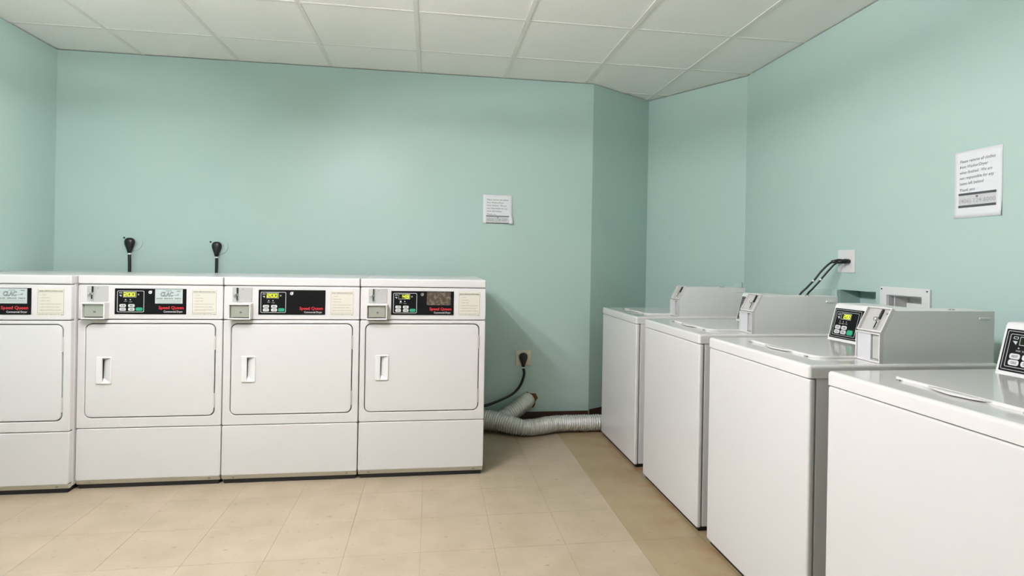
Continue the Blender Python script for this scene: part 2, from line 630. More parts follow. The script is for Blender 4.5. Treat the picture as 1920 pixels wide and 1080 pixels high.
def make_dryer(a_left, a_right, front, label, num, sticker):
    W = a_right - a_left
    off = 0.69 - W                       # missing strip on the left side, if any
    root = thing('dryer', ((a_left + a_right) / 2, front + D_DEPTH / 2, 0), label, 'dryer', 'white coin dryers in a row')
    yF = -D_DEPTH / 2
    F = frame((W / 2 - 0.69, yF, 0), (1, 0, 0), (0, 0, 1))    # u 0..0.69 from the left edge
    L, R = off, 0.69
    g = 0.0015
    # cabinet behind the front panels
    box('cabinet', (-W / 2 + g, W / 2 - g, yF + 0.032, D_DEPTH / 2, 0.026, 1.046), 'enamel', root, bev=0.004)
    box('floor_gap_shade', (-W / 2 + 0.012, W / 2 - 0.012, yF + 0.016, D_DEPTH / 2 - 0.02, 0.0008, 0.0255), 'dark', root)  # added dark block, paints the shade in the gap under the dryer
    # lower panel, bent kick strip
    plate('lower_panel', rr(L + g, R - g, 0.046, 0.3075, 0.008, 3), -0.03, 0.0, 'enamel', root, F, bev=0.004)
    ks = bmesh.new()
    A = [(0, 0.046), (-0.012, 0.023), (-0.03, 0.023), (-0.03, 0.046)]
    va = [ks.verts.new((L + g + 0.002, z, n)) for n, z in A]
    vb = [ks.verts.new((R - g - 0.002, z, n)) for n, z in A]
    ks.faces.new(va)
    ks.faces.new(vb[::-1])
    for i in range(4):
        ks.faces.new((va[i], va[(i + 1) % 4], vb[(i + 1) % 4], vb[i]))
    kp = tomesh('kick_strip', ks, 'kick', root, F=F)
    for u in (max(L, 0.0) + 0.058, 0.635):
        disc('screw', u, 0.036, 0.0055, -0.008, -0.0005, 'hinge', kp, F, 10)
    # front panel with the door opening
    DU0, DU1, DV0, DV1 = max(0.039, L + 0.03), 0.651, 0.3665, 0.8405
    hol = rr(DU0 - 0.0045, DU1 + 0.0045, DV0 - 0.0045, DV1 + 0.0045, 0.032, 6)
    plate('front_panel', rr(L + g, R - g, 0.3105, 0.862, 0.008, 3), -0.03, 0.0, 'enamel', root, F, holes=[hol], bev=0.004)
    plate('door_seal', rr(DU0 - 0.006, DU1 + 0.006, DV0 - 0.006, DV1 + 0.006, 0.031, 6), -0.0315, -0.022, 'gap', root, F)
    hu0, hu1, hv0, hv1 = 0.090, 0.162, 0.5365, 0.674
    pocket = rr(hu0 + 0.028, hu1 - 0.007, hv0 + 0.007, hv1 - 0.007, 0.004, 3)
    door = plate('door', rr(DU0, DU1, DV0, DV1, 0.028, 6), -0.022, 0.0025, 'enamel', root, F, holes=[pocket], bev=0.003)
    # grip: raised rim and a pocket that runs out to the right
    hb = plate_bm(rr(hu0, hu1, hv0, hv1, 0.006, 4), 0.0025, 0.0095, [rr(hu0 + 0.028, hu1 - 0.007, hv0 + 0.007, hv1 - 0.007, 0.004, 3)], bev=0.003)
    pu0, pu1, pv0, pv1 = hu0 + 0.028, hu1 - 0.007, hv0 + 0.007, hv1 - 0.007
    q = [hb.verts.new(c) for c in ((pu0, pv0 + 0.022, -0.010), (pu1, pv0, 0.006), (pu1, pv1, 0.006), (pu0, pv1 - 0.012, -0.014),
                                   (pu0, pv0, 0.003), (pu0, pv1, 0.003))]
    hb.faces.new((q[0], q[1], q[2], q[3]))
    hb.faces.new((q[4], q[1], q[0]))
    hb.faces.new((q[3], q[2], q[5]))
    hb.faces.new((q[4], q[0], q[3], q[5]))
    hm = bpy.data.meshes.new('door_handle')
    for f in hb.faces:
        f.smooth = False
    bmesh.ops.recalc_face_normals(hb, faces=hb.faces[:])
    hb.transform(F)
    hb.to_mesh(hm)
    hb.free()
    link('door_handle', hm, 'plastic', door)
    for v0 in (0.705, 0.405):
        plate('hinge', rr(0.6515, 0.6565, v0, v0 + 0.075, 0.002, 3), -0.02, 0.004, 'hinge_light', door, F, bev=0.002)
    # control housing
    plate('control_housing', rr(L + g, R - g, 0.866, 1.0415, 0.008, 3), -0.03, 0.0, 'enamel', root, F, bev=0.004)
    # coin slide and vault
    s = 0.0 if off == 0 else off + 0.004
    cp = plate('coin_slide_plate', rr(0.040 + s, 0.139 + s, 0.957, 1.036, 0.003, 3), 0.0, 0.0025, 'steel', root, F, bev=0.001)
    cs = bmesh.new()
    box_bm(0.0655 + s, 0.0695 + s, 1.004, 1.033, 0.0025, 0.010, bm=cs)
    tomesh('coin_slot', cs, 'dark', cp, F=F)
    plate('coin_chute', rr(0.062 + s, 0.0655 + s, 1.000, 1.034, 0.001, 2), 0.0025, 0.012, 'chrome', cp, F)
    box('coin_slide', (0.060 + s, 0.072 + s, 0.963, 1.000, 0.0025, 0.009), 'chrome', cp, F=F, bev=0.002)
    box('slide_gap', (0.0625 + s, 0.0685 + s, 0.969, 0.991, 0.009, 0.0098), 'dark', cp, F=F)
    lever = loft_bm([((0.054 + s, 0.996, 0.0025), (0.007, 0, 0), (0, 0.007, 0)), ((0.054 + s, 0.996, 0.016), (0.006, 0, 0), (0, 0.006, 0)),
                     ((0.054 + s, 0.996, 0.019), (0.003, 0, 0), (0, 0.003, 0))], 12)
    tomesh('slide_knob', lever, 'chrome', cp, smooth=True, F=F)
    disc('rivet', 0.091 + s, 1.024, 0.003, 0.0025, 0.004, 'hinge', cp, F, 8)
    vu0, vu1, vv0, vv1 = 0.032 + s, 0.143 + s, 0.869, 0.9525
    va = plate('coin_vault', rr(vu0, vu1, vv0, vv1, 0.003, 3), 0.0, 0.042, 'enamel', root, F,
               holes=[rr(vu0 + 0.0075, vu1 - 0.0075, vv0 + 0.0075, vv1 - 0.0075, 0.002, 3)], bev=0.002)
    box('vault_door', (vu0 + 0.011, vu1 - 0.011, vv0 + 0.012, vv1 - 0.009, 0.001, 0.031), 'vault', va, F=F, bev=0.002)
    disc('lock', (vu0 + vu1) / 2 + 0.004, (vv0 + vv1) / 2 - 0.004, 0.0065, 0.031, 0.034, 'hinge', va, F, 12)
    box('keyhole', ((vu0 + vu1) / 2 + 0.0015, (vu0 + vu1) / 2 + 0.0085, (vv0 + vv1) / 2 - 0.0055, (vv0 + vv1) / 2 - 0.0025, 0.034, 0.0345), 'dark', va, F=F)
    # black control panel
    pn = plate('control_panel', rr(0.170, 0.510, 0.8925, 1.0235, 0.002, 2), 0.0, 0.0028, 'black', root, F)
    n = 0.0029
    plate('keypad_border', rr(0.181, 0.3085, 0.9025, 1.0125, 0.006, 4), n, n + 0.0004, 'silver', pn, F,
          holes=[rr(0.1835, 0.306, 0.905, 1.010, 0.005, 4)])
    if num:
        plate('display_border', rr(0.2095, 0.271, 0.9785, 1.0075, 0.001, 2), n, n + 0.0004, 'silver', pn, F,
              holes=[rr(0.211, 0.2695, 0.980, 1.006, 0.001, 2)])
        plate('display_window', rr(0.211, 0.2695, 0.980, 1.006), n, n + 0.0003, 'lcd', pn, F)
        w0 = 0.0185 * len(num)
        plate('display_backlight', rr(0.268 - w0 - 0.004, 0.2685, 0.9815, 1.0045), n + 0.0004, n + 0.0006, 'digitglow', pn, F)
        digits('display_digits', num, 0.266 - w0, 0.266, 0.9835, 1.0025, n + 0.0008, 'digit', pn, F)
        for u in (0.221, 0.243):
            disc('indicator_light', u, 0.9665, 0.0022 if num != '43' or u > 0.23 else 0.004, n, n + 0.0005, 'led', pn, F, 8)
        text('indicator_lettering', [('DRY', 0.215, 0.229, 0.956, 0.9605), ('COOL', 0.237, 0.252, 0.953, 0.958)], n + 0.0003, 'silver', pn, F)
        bm = bmesh.new()
        plate_bm([(0.190, 0.9905), (0.2025, 0.9905), (0.200, 0.981)], n, n + 0.0003, bm=bm)
        plate_bm(rr(0.191, 0.204, 0.998, 1.0055, 0.002, 2), n, n + 0.0003, [rr(0.193, 0.202, 0.9995, 1.004, 0.001, 2)], bm=bm)
        tomesh('panel_symbol', bm, 'silver', pn, F=F)
        disc('sensor_dot', 0.281, 0.993, 0.0045, n, n + 0.0003, 'ink_soft', pn, F, 10)
        kk = 0
        for v0 in (0.928, 0.9095):
            for u0 in (0.193, 0.234):
                kb = plate('button', rr(u0, u0 + 0.030, v0, v0 + 0.0155, 0.005, 3), n, n + 0.0012, 'key', pn, F)
                kk += 1
        bm = bmesh.new()
        for i, (u0, v0) in enumerate(((0.193, 0.928), (0.234, 0.928), (0.193, 0.9095), (0.234, 0.9095))):
            text_into(bm, ('HI', 'MED', 'LOW', 'AIR')[i], u0 + 0.008, u0 + 0.024, v0 + 0.004, v0 + 0.0115, n + 0.0015, bold=0.02)
        bm.transform(F)
        me = bpy.data.meshes.new('button_lettering')
        bm.to_mesh(me)
        bm.free()
        link('button_lettering', me, 'keytxt', pn)['kind'] = 'stuff'
        plate('start_button', rr(0.270, 0.3015, 0.9095, 0.9265, 0.006, 3), n, n + 0.0012, 'green', pn, F)
    if sticker != 'left':
        bm = bmesh.new()
        plate_bm([(0.337 + 0.0085 * math.cos(a), 1.005 + 0.0085 * math.sin(a)) for a in [i * math.pi / 5 for i in range(10)]], n, n + 0.0003,
                 [[(0.337 + 0.005 * math.cos(a), 1.005 + 0.005 * math.sin(a)) for a in [i * math.pi / 4 for i in range(8)]]], bm=bm)
        plate_bm([(0.334, 1.002), (0.340, 1.002), (0.3465, 1.0145), (0.338, 1.011)], n + 0.0004, n + 0.0006, bm=bm)
        tomesh('logo_mark', bm, 'white_print' if sticker != 'worn' else 'ink_soft', pn, F=F)
    text('brand_lettering', [('Speed Queen', 0.378, 0.498, 0.9135, 0.9345)], n + 0.0003, 'red', pn, F, bold=0.018)
    text('product_lettering', [('Commercial Dryer', 0.402, 0.494, 0.898, 0.911)], n + 0.0003, 'white_print', pn, F, bold=0.004)
    if sticker in ('silver', 'left'):
        st = plate('service_sticker', rr(0.3605, 0.4925, 0.9475, 1.0215), n, n + 0.0005, 'sticker', root, F)
        st['label'] = 'silver service sticker with outlined lettering'
        e = n + 0.0007
        text('sticker_lettering', [('CLAC', 0.386, 0.447, 0.983, 1.008)], e, 'ink', st, F, shear=0.15, bold=0.05)
        text('sticker_letter_fill', [('CLAC', 0.3875, 0.4455, 0.9848, 1.0062)], e + 0.0003, 'sticker', st, F, shear=0.15, bold=-0.012)
        text('sticker_small_print', [('SALES', 0.366, 0.396, 0.970, 0.9765), ('SERVICE', 0.404, 0.446, 0.970, 0.9765),
                                     ('PARTS', 0.455, 0.485, 0.970, 0.9765), ('24 HOUR', 0.411, 0.440, 1.011, 1.0155), ('24HR', 0.463, 0.483, 1.009, 1.0145)],
             e, 'ink', st, F, bold=0.02)
        bm = bmesh.new()
        for u0, u1, v in ((0.367, 0.486, 0.9625), (0.367, 0.486, 0.9545), (0.448, 0.474, 0.9895)):
            box_bm(u0, u1, v, v + 0.0015, e, e + 0.0002, bm=bm)
        plate_bm([(0.448, 0.986), (0.470, 0.996), (0.476, 0.999), (0.473, 0.992)], e, e + 0.0002, bm=bm)
        tomesh('sticker_rule', bm, 'ink_soft', st, F=F)
    elif sticker == 'worn':
        st = plate('service_sticker', rr(0.3625, 0.4935, 0.947, 1.0215), n, n + 0.0005, 'sticker_old', root, F)
        st['label'] = 'dark worn sticker remains'
    # instruction label
    lb = plate('instruction_label', rr(0.537, 0.657, 0.8885, 1.0215), 0.0, 0.0008, 'label', root, F)
    e = 0.0011
    text('label_lettering', [('DRYER OPERATING INSTRUCTIONS', 0.544, 0.650, 1.0065, 1.0125)], e, 'ink', lb, F, bold=0.02)
    text('label_small_print', [('1. LOAD', 0.548, 0.576, 0.989, 0.9935), ('2. CLOSE DOOR', 0.547, 0.592, 0.974, 0.9785), ('3. SELECT HEAT', 0.549, 0.594, 0.959, 0.9635),
                               ('4. PLACE COINS IN SLIDE AND PUSH', 0.547, 0.643, 0.943, 0.9475), ('5. PRESS START BUTTON TO BEGIN', 0.549, 0.636, 0.928, 0.9325),
                               ('6. REMOVE LOAD PROMPTLY WHEN DONE', 0.546, 0.645, 0.913, 0.9175)], e, 'ink_soft', lb, F, bold=0.012)
    bm = bmesh.new()
    for r0 in ((0.5385, 0.6555, 1.0025, 1.0035), (0.5385, 0.6555, 0.9005, 0.9015), (0.5385, 0.5395, 0.8895, 1.0205), (0.6545, 0.6555, 0.8895, 1.0205),
               (0.642, 0.654, 0.8905, 0.8935)):
        box_bm(r0[0], r0[1], r0[2], r0[3], e - 0.0002, e, bm=bm)
    tomesh('label_border', bm, 'ink_soft', lb, F=F)
    text('label_footer', [('DO NOT DRY ITEMS WITH OIL', 0.545, 0.638, 0.8915, 0.897)], e, 'ink_soft', lb, F, bold=0.02)
    # top
    box('top', (-W / 2 + g * 0.6, W / 2 - g * 0.6, yF - 0.004, D_DEPTH / 2 - 0.001, 1.0445, 1.0889), 'enamel', root, bev=0.007, seg=3)
    for sx in (-1, 1):
        for sy in (-1, 1):
            tomesh('foot', loft_bm([((sx * (W / 2 - 0.06), sy * 0.28, 0), (0.022, 0, 0), (0, 0.022, 0)),
                                    ((sx * (W / 2 - 0.06), sy * 0.28, 0.01), (0.022, 0, 0), (0, 0.022, 0)),
                                    ((sx * (W / 2 - 0.06), sy * 0.28, 0.026), (0.009, 0, 0), (0, 0.009, 0))], 12), 'dark', root)
    return root


BD = 3.114
make_dryer(-2.415, -1.7695, BD - 0.045, 'white coin dryer cut off by the left edge of the photo', '200', 'left')
make_dryer(-1.7678, -1.0745, BD, 'second white coin dryer from the left, with silver sticker and lit 200 display', '200', 'silver')
make_dryer(-1.0735, -0.3790, BD, 'white coin dryer whose black control panel has no sticker, third from left', '200', 'none')
make_dryer(-0.3776, 0.3071, BD + 0.004, 'rightmost white coin dryer beside the foil duct, with dark worn sticker', '43', 'worn')


# ------------------------------------------------------------------ washers (fronts face the aisle, -x)
W_W, W_D = 0.648, 0.695
ZT = 0.8861


def make_washer(front, centre, label, num):
    root = thing('washer', (front + W_D / 2, centre, 0), label, 'washer', 'white top-load washers in a row')
    x0, x1 = -W_D / 2, W_D / 2
    y0, y1 = -W_W / 2, W_W / 2
    box('cabinet', (x0 + 0.026, x1, y0 + 0.003, y1 - 0.003, 0.022, 0.8445), 'enamel', root, bev=0.003)
    box('floor_gap_shade', (x0 + 0.014, x1 - 0.02, y0 + 0.012, y1 - 0.012, 0.0008, 0.0215), 'dark', root)  # dark filler standing in for the shade beneath the washer
    box('front_panel', (x0, x0 + 0.0235, y0 + 0.001, y1 - 0.001, 0.018, 0.8415), 'enamel', root, bev=0.008, seg=3)
    bx = box_bm(x0 - 0.003, x1, y0, y1, 0.8445, ZT)
    es = [e for e in bx.edges if max(v.co.z for v in e.verts) > 0.88]
    vs = [e for e in bx.edges if abs(e.verts[0].co.z - e.verts[1].co.z) > 0.02]
    bmesh.ops.bevel(bx, geom=list(set(es + vs)), offset=0.011, segments=4, profile=0.5, affect='EDGES')
    tomesh('top', bx, 'gloss', root, smooth=True)
    # lid with finger grip
    FL = frame((x0, 0, ZT), (0, -1, 0), (1, 0, 0))      # u to the right seen from the front, v to the rear, n = up
    lid = plate('lid', rr(-0.215, 0.215, 0.105, 0.470, 0.045, 7), 0.0002, 0.0085, 'gloss', root, FL, bev=0.0055, seg=3)
    gb = loft_bm([((-0.085, 0.108, 0.0045), (0, 0.003, 0), (0, 0, 0.0015)), ((-0.05, 0.100, 0.0045), (0, 0.013, 0), (0, 0, 0.0032)),
                  ((0, 0.095, 0.0045), (0, 0.019, 0), (0, 0, 0.0038)), ((0.05, 0.100, 0.0045), (0, 0.013, 0), (0, 0, 0.0032)),
                  ((0.085, 0.108, 0.0045), (0, 0.003, 0), (0, 0, 0.0015))], 12)
    tomesh('lid_grip', gb, 'gloss', lid, smooth='all', F=FL)
    for s in (-1, 1):
        box('lid_bumper', (0.17 * s - 0.006, 0.17 * s + 0.006, 0.094, 0.100, 0.0, 0.004), 'hinge', lid, F=FL)
    # control console with sloping face
    ya, yb = y0 + 0.112, y1 - 0.064
    kb, kt, zc = x0 + 0.507, x0 + 0.544, 1.043
    prof = [(kb, ZT), (kt, zc - 0.012), (kt + 0.006, zc - 0.002), (kt + 0.014, zc), (x1 - 0.012, zc), (x1 - 0.003, zc - 0.008), (x1 - 0.003, ZT)]
    t = bmesh.new()
    f = t.faces.new([t.verts.new((p[0], ya, p[1])) for p in prof])
    ex = bmesh.ops.extrude_face_region(t, geom=[f])
    bmesh.ops.translate(t, verts=[q for q in ex['geom'] if isinstance(q, bmesh.types.BMVert)], vec=(0, yb - ya, 0))
    es = [e for e in t.edges if abs(e.verts[0].co.y - e.verts[1].co.y) < 1e-5 and e.verts[0].co.z + e.verts[1].co.z > 2 * ZT + 0.01]
    bmesh.ops.bevel(t, geom=es, offset=0.007, segments=3, profile=0.5, affect='EDGES')
    con = tomesh('console', t, 'plastic', root, smooth=True)
    FK = frame((kb, yb, ZT), (0, -1, 0), (kt - kb, 0, zc - 0.012 - ZT))
    pn = plate('control_panel', rr(0.012, 0.436, 0.012, 0.140, 0.003, 3), 0.0, 0.002, 'black', root, FK)
    n = 0.0022
    plate('keypad_border', rr(0.017, 0.163, 0.017, 0.135, 0.004, 3), n, n + 0.0004, 'silver', pn, FK, holes=[rr(0.0185, 0.1615, 0.0185, 0.1335, 0.003, 3)])
    plate('keypad_border', rr(0.026, 0.152, 0.026, 0.126, 0.004, 3), n, n + 0.0004, 'silver', pn, FK, holes=[rr(0.0275, 0.1505, 0.0275, 0.1245, 0.003, 3)])
    plate('display_border', rr(0.055, 0.112, 0.094, 0.120, 0.001, 2), n, n + 0.0004, 'silver', pn, FK, holes=[rr(0.0565, 0.1105, 0.0955, 0.1185, 0.001, 2)])
    plate('display_window', rr(0.0565, 0.1105, 0.0955, 0.1185), n, n + 0.0003, 'lcd', pn, FK)
    if num:
        plate('display_backlight', rr(0.068, 0.1095, 0.0965, 0.1175), n + 0.0004, n + 0.0006, 'digitglow', pn, FK)
        digits('display_digits', num, 0.070, 0.108, 0.0985, 0.1155, n + 0.0008, 'digit', pn, FK)
    for u in (0.056, 0.074, 0.092):
        disc('indicator_light', u, 0.085, 0.0022, n, n + 0.0005, 'silver', pn, FK, 8)
    text('indicator_lettering', [('WASH', 0.050, 0.063, 0.074, 0.079), ('RINSE', 0.068, 0.081, 0.074, 0.079), ('SPIN', 0.087, 0.099, 0.074, 0.079)], n + 0.0003, 'silver', pn, FK)
    bm = bmesh.new()
    plate_bm([(0.035, 0.105), (0.049, 0.105), (0.046, 0.094)], n, n + 0.0003, bm=bm)
    plate_bm(rr(0.036, 0.050, 0.111, 0.119, 0.002, 2), n, n + 0.0003, [rr(0.038, 0.048, 0.1125, 0.1175, 0.001, 2)], bm=bm)
    tomesh('panel_symbol', bm, 'silver', pn, F=FK)
    bm = bmesh.new()
    for i, (u0, v0) in enumerate(((0.036, 0.051), (0.072, 0.051), (0.036, 0.032), (0.072, 0.032))):
        plate('button', rr(u0, u0 + 0.030, v0, v0 + 0.0165, 0.006, 3), n, n + 0.0012, 'key', pn, FK)
        text_into(bm, ('HOT', 'WARM', 'COLD', 'DEL')[i], u0 + 0.007, u0 + 0.024, v0 + 0.0045, v0 + 0.012, n + 0.0015, bold=0.02)
    bm.transform(FK)
    me = bpy.data.meshes.new('button_lettering')
    bm.to_mesh(me)
    bm.free()
    link('button_lettering', me, 'keytxt', pn)['kind'] = 'stuff'
    plate('start_button', rr(0.108, 0.140, 0.032, 0.053, 0.006, 3), n, n + 0.0012, 'green', pn, FK)
    # coin meter on the right-hand end
    cy0, cy1 = y0 + 0.013, y0 + 0.118
    f0, f1, zb, zt = x0 + 0.266, x0 + 0.307, 0.983, 1.062
    rx = x1 - 0.008
    pr = [(f0 + 0.004, ZT), (f0 + 0.004, zb), (f1 + 0.004, zt - 0.002), (rx, zt - 0.002), (rx, ZT)]
    t = bmesh.new()
    f = t.faces.new([t.verts.new((p[0], cy0, p[1])) for p in pr])
    ex = bmesh.ops.extrude_face_region(t, geom=[f])
    bmesh.ops.translate(t, verts=[q for q in ex['geom'] if isinstance(q, bmesh.types.BMVert)], vec=(0, cy1 - cy0, 0))
    es = [e for e in t.edges if e.verts[0].co.z + e.verts[1].co.z > 2 * zt - 0.02]
    bmesh.ops.bevel(t, geom=es, offset=0.002, segments=2, profile=0.5, affect='EDGES')
    cb = tomesh('coin_meter', t, 'coin_box', root, smooth=True)
    wd = cy1 - cy0
    # lower front: frame and vault door
    F1 = frame((f0 + 0.004, cy1, ZT), (0, -1, 0), (0, 0, 1))
    hh = zb - ZT
    plate('vault_frame', rr(0, wd, 0.001, hh), 0.0, 0.014, 'enamel', cb, F1, holes=[rr(0.004, wd - 0.004, 0.006, hh - 0.004)], bev=0.001)
    plate('vault_door', rr(0.004, 0.062, 0.006, hh - 0.004), 0.0, 0.009, 'vault_grey', cb, F1)
    plate('vault_recess', rr(0.066, wd - 0.006, 0.014, hh - 0.006, 0.004, 3), 0.0, 0.002, 'steel', cb, F1)
    box('vault_lip', (0.062, wd - 0.004, 0.006, 0.014, 0.0, 0.008), 'chrome', cb, F=F1, bev=0.001)
    # upper sloping front: plate, slot, lever
    sl = Vector((f1 - f0, 0, zt - zb))
    F2 = frame((f0 + 0.004, cy1, zb), (0, -1, 0), sl)
    sh = sl.length
    plate('slide_frame', rr(0, wd, 0, sh), 0.0, 0.012, 'enamel', cb, F2, holes=[rr(0.004, wd - 0.004, 0.004, sh - 0.004)], bev=0.001)
    plate('coin_slide_plate', rr(0.004, wd - 0.004, 0.004, sh - 0.004), 0.0, 0.002, 'steel', cb, F2)
    box('coin_chute', (0.0640, 0.0665, 0.045, sh - 0.004, 0.002, 0.010), 'chrome', cb, F=F2)
    box('coin_slot', (0.0668, 0.0695, 0.048, sh - 0.006, 0.002, 0.008), 'dark', cb, F=F2)
    box('coin_slide', (0.062, 0.072, 0.010, 0.042, 0.002, 0.010), 'chrome', cb, F=F2, bev=0.002)
    box('slide_gap', (0.0650, 0.0700, 0.014, 0.036, 0.0098, 0.0108), 'dark', cb, F=F2)
    tomesh('slide_knob', loft_bm([((0.060, 0.045, 0.002), (0.009, 0, 0), (0, 0.009, 0)), ((0.060, 0.045, 0.014), (0.008, 0, 0), (0, 0.008, 0)),
                                  ((0.060, 0.045, 0.018), (0.004, 0, 0), (0, 0.004, 0))], 12), 'chrome', cb, smooth=True, F=F2)
    disc('rivet', 0.084, sh - 0.018, 0.004, 0.002, 0.004, 'hinge', cb, F2, 8)
    # small embossed plate on the side, screws on top
    F3 = frame((x0, cy0, 0), (1, 0, 0), (0, 0, 1))
    plate('maker_plate', rr(0.627, 0.669, 1.0305, 1.0385, 0.003, 3), 0.0, 0.003, 'coin_box', cb, F3, bev=0.0015)
    for u in (0.545, 0.560):
        tomesh('screw', loft_bm([((x0 + u, cy0 + 0.03, zt - 0.003), (0.004, 0, 0), (0, 0.004, 0)), ((x0 + u, cy0 + 0.03, zt + 0.002), (0.0035, 0, 0), (0, 0.0035, 0))], 8), 'hinge', cb)
    for sx in (-1, 1):
        for sy in (-1, 1):
            c = (sx * 0.28, sy * 0.26)
            tomesh('foot', loft_bm([((*c, 0), (0.022, 0, 0), (0, 0.022, 0)), ((*c, 0.01), (0.022, 0, 0), (0, 0.022, 0)),
                                    ((*c, 0.024), (0.009, 0, 0), (0, 0.009, 0))], 12), 'dark', root)
    return root


AW = 1.1947
make_washer(AW, 3.455, 'farthest white top-load washer, nearest the foil duct', '200')
make_washer(AW, 2.678, 'white top-load washer in front of the farthest one, below the white outlet plate', '200')
make_washer(AW, 1.943, 'white top-load washer whose black keypad and lit display face the aisle', '200')
make_washer(AW, 1.2155, 'nearest white top-load washer, cut off by the right edge of the photo', '')


# ------------------------------------------------------------------ foil ducts behind the machines
def duct(name, pts, R, parent, seed, pitch=0.0165, grow=0.0):
    path = spline(pts, 0.0026)
    ph = 2 * math.pi * 0.0026 / pitch

    def rad(i, k, s):
        p = path[i]
        cr = noise.noise(Vector((p.x * 26 + seed, p.y * 26 + math.cos(2 * math.pi * k / s) * 1.7, p.z * 26 + math.sin(2 * math.pi * k / s) * 1.7)))
        return R + grow * max(0.0, min(1.0, (0.62 - p.x) / 0.2)) + 0.0042 * math.sin(i * ph + 2 * math.pi * k / s) + 0.0040 * cr
    return tomesh(name, tube_bm(path, rad, 30), 'foil', parent, smooth='all')


dt = thing('foil_duct', (0, 0, 0), 'crumpled silver foil duct on the floor with a branch into the wall', 'duct')
duct('main_run', [(-0.35, 3.91, 0.075), (-0.05, 3.91, 0.078), (0.25, 3.905, 0.086), (0.45, 3.855, 0.086), (0.62, 3.775, 0.064),
                  (0.74, 3.785, 0.060), (0.88, 3.825, 0.066), (1.05, 3.838, 0.062), (1.25, 3.845, 0.061), (1.50, 3.885, 0.062)], 0.0530, dt, 3.1, grow=0.012)
duct('branch', [(0.47, 3.86, 0.085), (0.53, 3.875, 0.105), (0.60, 3.905, 0.140), (0.655, 3.94, 0.168), (0.69, 3.975, 0.183), (0.705, 4.006, 0.188)], 0.054, dt, 9.7)

# torn hole in the back wall
F_B = frame((0, BB, 0), (1, 0, 0), (0, 0, 1))
rng = random.Random(3)
ring = []
for k in range(26):
    a = 2 * math.pi * k / 26
    r = 0.060 + rng.uniform(-0.006, 0.008)
    if 0.2 < a < 0.9:
        r += 0.012
    ring.append((0.716 + r * math.cos(a), 0.184 + r * math.sin(a)))
th = plate('torn_wall_edge', ring, 0.0004, 0.004, 'torn', None, F_B)
th.parent = wall_back


# ------------------------------------------------------------------ plugs, outlets, cords
def plug_bm(c, size, tilt=0.0, bm=None):
    """teardrop angle plug on the back wall; c = centre of the head at the wall face, hanging down"""
    secs = []
    for dz, hw, dn in ((0.034, 0.010, 0.012), (0.030, 0.022, 0.018), (0.020, 0.032, 0.024), (0.005, 0.036, 0.027), (-0.012, 0.034, 0.026),
                       (-0.030, 0.028, 0.022), (-0.048, 0.021, 0.018), (-0.064, 0.016, 0.015), (-0.076, 0.013, 0.013)):
        secs.append(((c[0] + tilt * dz + 0.0, c[1] - 0.030 * size, c[2] + dz * size), (hw * size, 0, 0), (0, dn * size, 0)))
    return loft_bm(secs, 16, bm)


def wall_plug(pa, pz, end, mid, label):
    rt = thing('power_cable', (pa, BB, pz), label, 'cord', 'black dryer cords with plugs')
    tomesh('plug', plug_bm((0, 0, 0), 0.88), 'cable', rt, smooth='all')
    path = spline([(0.0, -0.028, -0.060), (0.002, -0.030, -0.09)] + [(m_[0] - pa, m_[1] - BB, m_[2] - pz) for m_ in mid] + [(end[0] - pa, end[1] - BB, end[2] - pz)], 0.012)
    tomesh('cord', tube_bm(path, 0.0095, 10), 'cable', rt, smooth='all')
    tomesh('strain_ring', tube_bm([Vector((0, -0.028, -0.072)), Vector((0.0005, -0.0285, -0.080))], 0.0118, 12), 'tie', rt, smooth=True)
    return rt


def round_plate(pa, pz, label):
    rt = thing('wall_receptacle', (pa, BB, pz), label, 'outlet', 'round painted receptacles')
    Fp = frame((0, 0, 0), (1, 0, 0), (0, 0, 1))
    disc('cover_plate', 0.008, 0.0, 0.058, 0.0004, 0.006, 'wall', rt, Fp, 28, bev=0.003)
    disc('socket_face', 0.004, 0.0, 0.036, 0.006, 0.0085, 'wall', rt, Fp, 24, bev=0.001)
    disc('screw', -0.045, 0.028, 0.006, 0.006, 0.0085, 'dark', rt, Fp, 8)
    return rt


round_plate(-1.957, 1.278, 'round wall receptacle painted green, the left one of two')
round_plate(-1.424, 1.262, 'round wall receptacle painted green, the right one of two')
wall_plug(-1.959, 1.276, (-1.945, 3.93, 0.55), [(-1.953, 3.978, 1.09), (-1.948, 3.96, 0.9)], 'black cord hanging from the left round wall receptacle')
wall_plug(-1.423, 1.262, (-1.418, 3.93, 0.55), [(-1.420, 3.978, 1.09), (-1.418, 3.96, 0.9)], 'black cord hanging from the right round wall receptacle')

rt = thing('wall_outlet', (0.674, BB, 0.494), 'square cream wall outlet low behind the foil duct', 'outlet')
Fp = frame((0, 0, 0), (1, 0, 0), (0, 0, 1))
plate('cover_plate', rr(-0.056, 0.056, -0.055, 0.055, 0.004, 3), 0.0004, 0.007, 'cream', rt, Fp, bev=0.003)
disc('socket_face', 0.0, 0.004, 0.036, 0.007, 0.0095, 'cream', rt, Fp, 24, bev=0.001)
disc('screw', 0.0, -0.047, 0.003, 0.007, 0.008, 'hinge', rt, Fp, 8)
wall_plug(0.671, 0.505, (0.15, 3.90, 0.165), [(0.677, 3.977, 0.385), (0.655, 3.97, 0.315), (0.61, 3.965, 0.258), (0.545, 3.955, 0.222), (0.42, 3.93, 0.180), (0.30, 3.915, 0.165)],
          'black cord drooping from the low cream outlet behind the last dryer')

